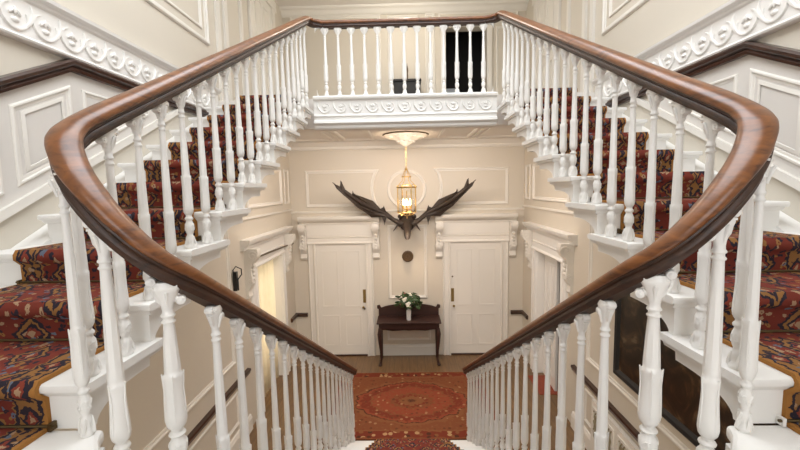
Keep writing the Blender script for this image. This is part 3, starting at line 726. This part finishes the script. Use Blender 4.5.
# gallery balustrade
t = thing('balustrade', 'short level baluster row across the gallery front between the two flights', 'balustrade')
m = MB(); m.sweep([(-.90, 4.48, 5.09), (-.5, 4.48, 5.09), (0, 4.48, 5.09), (.5, 4.48, 5.09), (.90, 4.48, 5.09)], SEC); m.build('handrail', RAILW, t, smooth=50, label='polished reddish brown wooden handrail')
m = MB(); m.sweep([(-.90, 4.48, 5.09), (0, 4.48, 5.09), (.90, 4.48, 5.09)], SEC2); m.build('rail_moulding', RAILSHADE, t, smooth=40, label='grooved moulding under the handrail with shade in its colour')
xs = [-.890 + .1483 * k for k in range(13)]
for x in xs: place_baluster(t, x, 4.48, GZ, 5.050 - GZ, PI / 2, 0, .9)
# arcaded strips at top and bottom
fn = lambda u, v, q: (u, q, v); xe = [-1.0] + xs + [1.0]
for sgn, z0 in ((1, GZ + .0), (-1, 5.052)):
    m = MB(); HH = .085 if sgn > 0 else .05
    for i in range(len(xe) - 1):
        a, b = xe[i], xe[i + 1]; r = (b - a) / 2; c = (a + b) / 2
        pts = [(a, z0), (b, z0)] + [(c + r * math.cos(q), z0 + sgn * (HH - (HH - .006) * math.sin(q))) for q in [PI * k / 8 for k in range(9)]]
        m.prism(pts, fn, 4.47, 4.49)
    m.build('arcaded_strip', WHITE, t)
m = MB()
for i in range(12): m.lathe([(.009, 5.038), (.011, 5.045), (.009, 5.056)], 8, ((xs[i] + xs[i + 1]) / 2, 4.465, 0))
m.build('fixing_stud', DARKW, t, smooth=True)

# ------------------------------------------------------------------ ceiling rose and lantern
LX, LYY = 0.0, 6.4
m = MB(); m.lathe([(.36, CZ), (.36, CZ - .02), (.30, CZ - .045), (.22, CZ - .07), (.15, CZ - .11), (.08, CZ - .15), (.03, CZ - .19), (.004, CZ - .20)], 32, (LX, LYY, 0), rad=lambda a, z: 1 + .05 * math.cos(12 * a))
for k in range(12):
    a = 2 * PI * k / 12; m.ell((LX + .27 * math.cos(a), LYY + .27 * math.sin(a), CZ - .05), (.045, .045, .02), 6, 4); m.ell((LX + .13 * math.cos(a), LYY + .13 * math.sin(a), CZ - .12), (.03, .03, .02), 6, 4)
m.build('trim_ceiling_rose', MOULD, kind='structure', smooth=40)
m = MB(); m.tube([(LX + .37 * math.cos(2 * PI * k / 32), LYY + .37 * math.sin(2 * PI * k / 32), CZ - .008) for k in range(32)], .012, 6, True); m.build('trim_ceiling_rose_rim', DBRASS, kind='structure', smooth=True)
t = thing('hanging_lantern', 'gilt framed glass hall lantern hung on a chain with lit candle bulbs', 'lantern', (LX, LYY, 2.8))
def lp(m, *a, **k):
    o = m.build(*a, **k); o.matrix_parent_inverse = Matrix.Translation(t.location).inverted(); return o
m = MB()
for k in range(11):
    z = 3.90 - k * .034; a = k % 2 * PI / 2
    m.tube([(LX + .013 * math.cos(q) * math.cos(a), LYY + .013 * math.cos(q) * math.sin(a), z + .022 * math.sin(q)) for q in [2 * PI * j / 10 for j in range(10)]], .0035, 5, True)
lp(m, 'chain', GILT, t, smooth=True)
m = MB(); zt, zb, R = 3.25, 2.84, .15
hexp = lambda r, z, k, off=0: (LX + r * math.cos(PI / 3 * k + off), LYY + r * math.sin(PI / 3 * k + off), z)
for k in range(6):
    m.tube([hexp(R, zb, k), hexp(R, zt, k)], .009, 6)
    m.tube([hexp(R, zt, k), hexp(R * .75, zt + .07, k), hexp(R * .42, zt + .12, k), hexp(R * .45, zt + .18, k), hexp(R * .2, zt + .27, k), hexp(.01, zt + .31, k)], .006, 6)
    m.tube([hexp(R, zb, k), hexp(R * .6, zb - .04, k), hexp(.01, zb - .06, k)], .006, 6)
    c = Vector(hexp(R, zt, k)); m.ell(c + Vector((0, 0, .02)), (.016, .016, .024), 6, 4)
    for s in (-1, 1):
        p = Vector(hexp(R, zt + .02, k)); q = Vector(hexp(R, zt + .02, k + s)); mid = (p + q) / 2 + Vector((0, 0, .03)); m.tube([p, (p + mid) / 2 + Vector((0, 0, .012)), mid], .005, 5)
for z, r in ((zt, R * 1.04), (zt + .012, R * 1.1), (zb, R * 1.04), (zt + .18, R * .5)): m.tube([hexp(r, z, k) for k in range(6)], .008, 6, True)
m.lathe([(.004, zb - .11), (.014, zb - .09), (.006, zb - .07), (.02, zb - .06)], 8, (LX, LYY, 0)); m.lathe([(.02, zt + .29), (.025, zt + .31), (.008, zt + .33), (.01, zt + .35)], 8, (LX, LYY, 0))
lp(m, 'lantern_frame', GILT, t, smooth=40)
m = MB()
for k in range(6):
    a, b = hexp(R - .008, zb, k), hexp(R - .008, zb, k + 1); m.add([a, b, (b[0], b[1], zt), (a[0], a[1], zt)], [(0, 1, 2, 3)])
g = lp(m, 'glass_pane', GLASS, t); g['label'] = 'clear glass panes'
m = MB(); m.lathe([(.01, 2.80), (.014, 2.88), (.03, 2.90), (.01, 2.91), (.008, 3.2)], 8, (LX, LYY, 0))
for k in range(3):
    a = 2 * PI * k / 3 + .5; x, y = LX + .065 * math.cos(a), LYY + .065 * math.sin(a)
    m.tube([(LX, LYY, 2.89), ((LX + x) / 2, (LYY + y) / 2, 2.875), (x, y, 2.90)], .005, 5); m.lathe([(.014, 2.90), (.016, 2.91), (.009, 2.915), (.009, 2.96)], 8, (x, y, 0))
lp(m, 'candle_holder', GILT, t, smooth=40)
for k in range(3):
    a = 2 * PI * k / 3 + .5; m = MB(); m.lathe([(.006, 2.96), (.020, 2.975), (.023, 2.995), (.016, 3.03), (.002, 3.07)], 8, (LX + .065 * math.cos(a), LYY + .065 * math.sin(a), 0)); lp(m, 'candle_bulb', FLAME, t, smooth=True)

# ------------------------------------------------------------------ antlers
t = thing('mounted_antlers', 'huge dark palmate antlers on a skull mounted on the far wall behind the lantern', 'antlers', (0, D, 2.75))
PX = lambda x, y: ((x - 404.8) / 54.6, 3.247 - (y - 187.6) / 54.6)
out = [(399, 222), (391, 217), (383, 211), (382, 206), (378, 208), (371, 200), (362, 196), (353.5, 192.5), (353, 190), (352, 193), (346, 188), (342.5, 180), (341, 186), (335, 181.5), (338, 187), (344, 193), (350, 199), (356, 206), (364, 212), (369, 216.5), (379, 216), (382.5, 223), (384.5, 216), (392, 220), (397, 227)]
from mathutils.geometry import tessellate_polygon
for sd in (-1, 1):
    P = [PX(x, y) for x, y in out]; P = [((-x * .935 if sd > 0 else x), z) for x, z in P]
    tr = tessellate_polygon([[Vector((x, z, 0)) for x, z in P]])
    yy = lambda x, z: D - .14 - .30 * (abs(x) / 1.3) ** 1.3 - .10 * math.sin(abs(x) * 4 + z * 3)
    n = len(P); m = MB()
    vs = [(x, yy(x, z) - .022, z) for x, z in P] + [(x, yy(x, z) + .022, z) for x, z in P]
    m.add(vs, [tuple(f) for f in tr] + [tuple(i + n for i in f)[::-1] for f in tr] + [(i, (i + 1) % n, n + (i + 1) % n, n + i) for i in range(n)])
    # rounded beam and ridges
    bm_ = [PX(*p) for p in ((400, 224), (391, 219), (383, 213), (372, 208), (360, 202), (348, 192), (338, 184))]
    m.tube([((-x * .935 if sd > 0 else x), yy(x, z) - .01, z) for x, z in bm_], [.05, .042, .045, .05, .045, .035, .015], 8)
    for a, b in (((370, 206), (354, 197)), ((374, 213), (358, 205)), ((365, 202), (353, 192))):
        (x1, z1), (x2, z2) = PX(*a), PX(*b); m.tube([((-x1 * .935 if sd > 0 else x1), yy(x1, z1) - .02, z1), ((-x2 * .935 if sd > 0 else x2), yy(x2, z2) - .02, z2)], [.03, .012], 6)
    for a, b, r in (((382, 212), (382.5, 224), .022), ((383, 211), (381.5, 205), .018), ((343, 188), (342.3, 179.5), .014), ((353, 195), (353.2, 189.5), .014), ((340, 186), (334.8, 181), .014), ((397, 222), (391, 230), .02)):
        (x1, z1), (x2, z2) = PX(*a), PX(*b); m.tube([((-x1 * .935 if sd > 0 else x1), yy(x1, z1) - .01, z1), ((-(x1 + x2) * .4675 if sd > 0 else (x1 + x2) / 2), yy(x1, z1) - .05, (z1 + z2) / 2), ((-x2 * .935 if sd > 0 else x2), yy(x2, z2) - .07, z2)], [r, r * .8, .004], 6)
    o = m.build('antler', ANT, t, smooth=50); o.matrix_parent_inverse = Matrix.Translation(t.location).inverted()
m = MB()
secs = [(0, -.10, 2.70, .10, .07), (0, -.14, 2.66, .12, .08), (0, -.20, 2.60, .105, .085), (0, -.26, 2.53, .085, .075), (0, -.33, 2.45, .065, .06), (0, -.38, 2.38, .055, .05), (0, -.41, 2.33, .045, .04)]
vs = []; n = 12
for (x, dy, z, a, b) in secs:
    for k in range(n): q = 2 * PI * k / n; vs.append((x + a * math.cos(q), D + dy - b * math.sin(q) * .8, z - b * math.sin(q) * .5))
m.add(vs, [(i * n + k, i * n + (k + 1) % n, (i + 1) * n + (k + 1) % n, (i + 1) * n + k) for i in range(len(secs) - 1) for k in range(n)] + [tuple(range(n)), tuple(range((len(secs) - 1) * n, len(secs) * n))])
for s in (-1, 1): m.ell((s * .11, D - .2, 2.60), (.03, .035, .035)); m.ell((s * .13, D - .14, 2.72), (.05, .05, .045))
o = m.build('skull', ANT, t, smooth=50, sub=1); o.matrix_parent_inverse = Matrix.Translation(t.location).inverted()
o = MB().prism([(.16 * math.cos(2 * PI * k / 20), 2.63 + .2 * math.sin(2 * PI * k / 20)) for k in range(20)], lambda u, v, q: (u, q, v), D - .07, D).build('backing_board', DARKW, t, bevel=.01); o.matrix_parent_inverse = Matrix.Translation(t.location).inverted()

m = MB(); m.lathe([(.004, -.03), (.03, -.028), (.035, -.018), (.075, -.018), (.085, -.028), (.105, -.022), (.11, -.01), (.11, 0)], 24, (0.0, D, 1.95), axis='y')
m.build('wall_plaque', BROWN, smooth=40, label='small round brown plaque on the far wall below the antlers', cat='plaque')

# ------------------------------------------------------------------ console table
TYB = 7.12; TYF = 6.72
t = thing('console_table', 'dark mahogany console table with shaped upstand against the far wall between doors', 'table', (0, 6.9, 0))
m = MB(); tp = [(-.585, 7.13), (.585, 7.13), (.585, 6.70), (.5, 6.69), (.46, 6.71), (-.46, 6.71), (-.5, 6.69), (-.585, 6.70)]
def tb(m, *a, **k):
    o = m.build(*a, **k); o.matrix_parent_inverse = Matrix.Translation(t.location).inverted(); return o
m.prism(tp, lambda u, v, q: (u, v, q), .80, .825); tb(m, 'table_top', TABLEW, t, bevel=.006)
m = MB(); m.box(-.55, .55, 6.745, 7.11, .68, .80); m.prism([(-.55, .70), (-.3, .66), (-.1, .67), (0, .665), (.1, .67), (.3, .66), (.55, .70)], lambda u, v, q: (u, q, v), 6.745, 6.76); tb(m, 'apron', TABLEW, t, bevel=.004)
m = MB(); us = [(-.57, .825), (.57, .825), (.57, .96), (.60, .975), (.60, 1.03), (.55, 1.045)] + [(.52 - 1.04 * k / 12, .99 + .075 * math.sin(PI * k / 12) ** .7) for k in range(13)] + [(-.55, 1.045), (-.60, 1.03), (-.60, .975), (-.57, .96)]
m.prism(us, lambda u, v, q: (u, q, v), 7.095, 7.12); tb(m, 'upstand', TABLEW, t, bevel=.004)
for sx in (-1, 1):
    for yb, fy in ((6.77, -1), (7.08, 0)):
        m = MB(); x = sx * .525
        if fy: m.tube([(x, yb, .70), (x + sx * .012, yb - .02, .60), (x + sx * .005, yb - .012, .45), (x - sx * .006, yb + .003, .28), (x - sx * .01, yb + .004, .12), (x + sx * .006, yb - .015, .04), (x + sx * .012, yb - .025, .01)], [.035, .042, .034, .024, .02, .024, .028], 10)
        else: m.tube([(x, yb, .70), (x, yb, .4), (x, yb, .005)], [.028, .024, .02], 8)
        if fy: m.ell((x + sx * .012, yb - .03, .022), (.034, .038, .022))
        tb(m, 'leg', TABLEW, t, smooth=50)
t = thing('flower_vase', 'square white vase standing on the console table', 'vase', (0.0, 6.86, .825))
m = MB(); m.lathe([(.036, 0), (.042, .01), (.044, .10), (.046, .21), (.040, .215), (.038, .12), (.036, .02)], 12); m.build('vase_body', PORC, t, smooth=40)
t = thing('flower_bouquet', 'bunch of cream and pink flowers with green leaves in the white vase', 'flowers', (0.0, 6.86, 1.03)); t.scale = (1.35, 1.2, 1.3)
m = MB(); rr = random.Random(8)
for k in range(90):
    a = rr.random() * 2 * PI; el = rr.random() * 1.4 - .3; r = .07 + rr.random() * .10
    p = Vector((1.1 * r * math.cos(a) * math.cos(el), .8 * r * math.sin(a) * math.cos(el), .09 + r * math.sin(el)))
    m.ell(p, (.022, .008, .04), 5, 4, Matrix.Rotation(rr.random() * 3, 3, 'Y') @ Matrix.Rotation(rr.random() * 3, 3, 'Z'))
for k in range(14):
    a = rr.random() * 2 * PI; m.tube([(0, 0, -.08), (.05 * math.cos(a), .04 * math.sin(a), .02), (.13 * math.cos(a), .08 * math.sin(a), .10)], .003, 4)
m.build('leaves', LEAF, t, smooth=True)
for k, (x, z, y) in enumerate(((-.045, .145, -.05), (.06, .155, -.04), (-.10, .09, -.04), (.11, .08, -.03), (.01, .19, 0), (-.06, .21, .02), (.10, .15, .03), (.0, .09, -.09))):
    m = MB(); mt = PETAL if k in (0, 1, 4, 7) else PINK; R = .042 if mt is PETAL else .025
    for j in range(12):
        a = j * 2.4; q = .35 + j / 12; m.ell((x + R * .55 * q * math.cos(a), y - R * .3, z + R * .55 * q * math.sin(a)), (R * .5, R * .35, R * .5), 6, 4, Matrix.Rotation(a, 3, 'Y'))
    m.build('blossom', mt, t, smooth=True)

# ------------------------------------------------------------------ rugs, painting, hook, grille, upstairs objects
def flat_rug(name, label, x0, x1, y0, y1, mat, z=0, th=.012):
    cx, cy = (x0 + x1) / 2, (y0 + y1) / 2; m = MB(); vs = []; uv = []
    for zz in (z, z + th):
        for x, y in ((x0, y0), (x1, y0), (x1, y1), (x0, y1)): vs.append((x, y, zz)); uv.append((x - cx, y - cy))
    m.add(vs, [(0, 3, 2, 1), (4, 5, 6, 7), (0, 1, 5, 4), (1, 2, 6, 5), (2, 3, 7, 6), (3, 0, 4, 7)], uv)
    return m.build(name, mat, label=label, cat='rug')
flat_rug('rug', 'faded rust and gold patterned rug on the hall floor at the stair foot', -1.18, 1.22, 4.67, 6.47, RUG)
flat_rug('doormat', 'small plain rust red mat on the floor in the right side doorway', 2.02, 2.75, 5.72, 6.32, paint('rust_red_wool', (.28, .06, .03), .95, .15, 20))

t = thing('framed_painting', 'large dark old oil painting in a black frame on the right hall wall', 'painting', (W, 3.0, 1.8))
m = MB(); y0, y1, z0, z1 = 2.1, 3.90, 1.27, 2.42
m.mould(rect(y0, y1, z0, z1), lambda u, v, h: (W - .03 - h, u, v), [(0, -.03), (0, .02), (.02, .035), (.05, .03), (.075, .008), (.08, -.01)])
o = m.build('picture_frame', BLACK, t, smooth=30); o.matrix_parent_inverse = Matrix.Translation(t.location).inverted()
m = MB(); m.box(W - .035, W - .022, y0 + .07, y1 - .07, z0 + .07, z1 - .07); o = m.build('canvas', PAINTING, t); o.matrix_parent_inverse = Matrix.Translation(t.location).inverted()

m = MB()
m.tube([(-W + .05, 4.70, 2.0), (-W + .05, 4.70, 2.14), (-W + .09, 4.72, 2.2), (-W + .09, 4.72, 2.27), (-W + .04, 4.68, 2.31), (-W + .02, 4.64, 2.27), (-W + .03, 4.65, 2.16), (-W + .03, 4.69, 2.05)], .008, 6, True)
m.box(-W, -W + .045, 4.665, 4.715, 2.0, 2.24)
m.build('wall_bracket', IRON, smooth=40, label='slim black iron loop bracket on the hall wall beside the curtained doorway', cat='bracket')

OLIVE = paint('olive_cream_metal', (.32, .27, .17), .5, .1, 15)
t = thing('radiator_cover', 'low cream and olive fretwork radiator cover against the right hall wall', 'radiator cover', (W, 3.6, 0))
m = MB(); m.box(W - .06, W - .0305, 2.7, 4.32, .0, .74)
for k in range(3): m.mould(rect(2.76 + k * .53, 3.22 + k * .53, .28, .68), lambda u, v, h: (W - .06 - h, u, v), [(0, 0), (0, .012), (.03, .012), (.03, 0)])
o = m.build('cover_panel', MOULD, t); o.matrix_parent_inverse = Matrix.Translation(t.location).inverted()
m = MB()
for k in range(3):
    a = 2.79 + k * .53
    for j in range(9):
        y = a + .025 + j * .047
        m.tube([(W - .066, y + .03 * math.sin(q * 1.3), .30 + q * .36 / 8) for q in range(9)], .007, 5)
    m.mould(rect(a + .04, a + .36, .36, .60), lambda u, v, h: (W - .063 - h, u, v), [(0, 0), (0, .012), (.015, .012), (.015, 0)])
o = m.build('fretwork_grille', OLIVE, t); o.matrix_parent_inverse = Matrix.Translation(t.location).inverted()

t = thing('side_chest', 'low black chest standing against the gallery far wall', 'chest', (.04, 7.0, GZ))
m = MB(); m.box(-.23, .23, -.13, .15, .06, .80); m.build('chest_body', BLACK, t, bevel=.01)
m = MB(); m.box(-.25, .25, -.15, .16, .80, .84); m.build('chest_top', BLACK, t, bevel=.008)
for sx in (-1, 1): m = MB(); m.box(sx * .19 - .03, sx * .19 + .03, -.12, .14, 0, .06); m.build('foot', BLACK, t)
m = MB(); m.lathe([(.035, 0), (.038, .01), (.015, .03), (.02, .08), (.014, .12), (.022, .16), (.02, .20), (.008, .26), (.003, .30)], 10, (.045, 6.98, GZ + .84)); m.build('bronze_figurine', BROWN, smooth=True, label='slender brown figurine standing on the black gallery chest', cat='figurine')
m = MB(); m.box(.76, 1.5, 7.95, 8.3, GZ + .62, GZ + .66); 
t = thing('dark_table', 'dark table inside the unlit room beyond the gallery doorway', 'table', (1.1, 8.1, GZ)); m = MB(); m.box(-.4, .4, -.2, .2, .74, .78); m.build('table_top', BLACK, t)
for a in (-1, 1):
    for b in (-1, 1): m = MB(); m.box(a * .36 - .02, a * .36 + .02, b * .16 - .02, b * .16 + .02, 0, .74); m.build('leg', BLACK, t)
m = MB(); m.box(.80, 1.03, 8.0, 8.15, GZ + .78, GZ + .94); m.build('box', BLUEW, bevel=.005, label='pale blue white box on the dark table beyond the gallery doorway', cat='box')

# ------------------------------------------------------------------ lights
def light(name, typ, loc, energy, color, rot=(0, 0, 0), **kw):
    d = bpy.data.lights.new(name, typ); d.energy = energy; d.color = color
    for k, v in kw.items(): setattr(d, k, v)
    o = bpy.data.objects.new(name, d); col.objects.link(o); o.location = loc; o.rotation_euler = rot; return o
light('skylight_daylight', 'AREA', (0, 2.2, TZ + .3), 165, (.93, .96, 1), (0, 0, 0), shape='RECTANGLE', size=2.5, size_y=3.7)
light('landing_window_daylight', 'AREA', (0, BY - .15, 4.5), 60, (.95, .97, 1), (PI / 2, 0, 0), shape='RECTANGLE', size=2.1, size_y=2.7)
light('lantern_glow', 'POINT', (LX, LYY, 2.99), 60, (1, .74, .50), shadow_soft_size=.03)
light('under_landing_fill_light', 'AREA', (0, BY + .05, 1.25), 90, (1, .90, .78), (PI / 2, 0, 0), shape='RECTANGLE', size=3.6, size_y=2.1)  # added fill for the hall from below the landing; no door is built there
light('hall_fill_light', 'AREA', (0, 4.95, 4.05), 72, (1, .885, .80), (.55, 0, 0), shape='RECTANGLE', size=3.2, size_y=.35)  # added unseen fill behind the gallery beam, brightens the far hall; no fixture
light('side_room_daylight', 'AREA', (-W - 1.5, 6.2, 1.5), 75, (1, .97, .92), (0, -PI / 2, 0), shape='RECTANGLE', size=2, size_y=2)
light('gallery_point_light', 'POINT', (0, 5.9, 6.2), 30, (1, .93, .82), shadow_soft_size=.1)  # bare point light below the gallery ceiling, without a fixture

w = bpy.data.worlds.new('daylight'); bpy.context.scene.world = w; w.use_nodes = True
w.node_tree.nodes['Background'].inputs[0].default_value = (.85, .92, 1, 1); w.node_tree.nodes['Background'].inputs[1].default_value = 1.0

# ------------------------------------------------------------------ camera
f, pi_, ro, ya, E = 383.3, .0963, .0193, -.0191, 3.2474
c, s = math.cos(ya), math.sin(ya); A = Matrix(((c, -s, 0), (s, c, 0), (0, 0, 1)))
c, s = math.cos(pi_), math.sin(pi_); B = Matrix(((1, 0, 0), (0, c, -s), (0, s, c)))
Mx = B @ A; R_, F_, U_ = Mx[0], Mx[1], Mx[2]
c, s = math.cos(ro), math.sin(ro); R2 = c * R_ - s * U_; U2 = s * R_ + c * U_
cam = bpy.data.cameras.new('camera'); co = bpy.data.objects.new('camera', cam); col.objects.link(co)
cam.sensor_width = 36; cam.lens = f / 800 * 36; cam.clip_start = .02
co.matrix_world = Matrix(((R2.x, U2.x, -F_.x, .002), (R2.y, U2.y, -F_.y, 0), (R2.z, U2.z, -F_.z, E), (0, 0, 0, 1)))
sc = bpy.context.scene; sc.camera = co
vs_ = sc.view_settings; vs_.view_transform = 'Standard'; vs_.look = 'None'; vs_.exposure = .36; vs_.gamma = 1
sc.cycles.max_bounces = 10; sc.cycles.diffuse_bounces = 6
sc.cycles.use_denoising = True
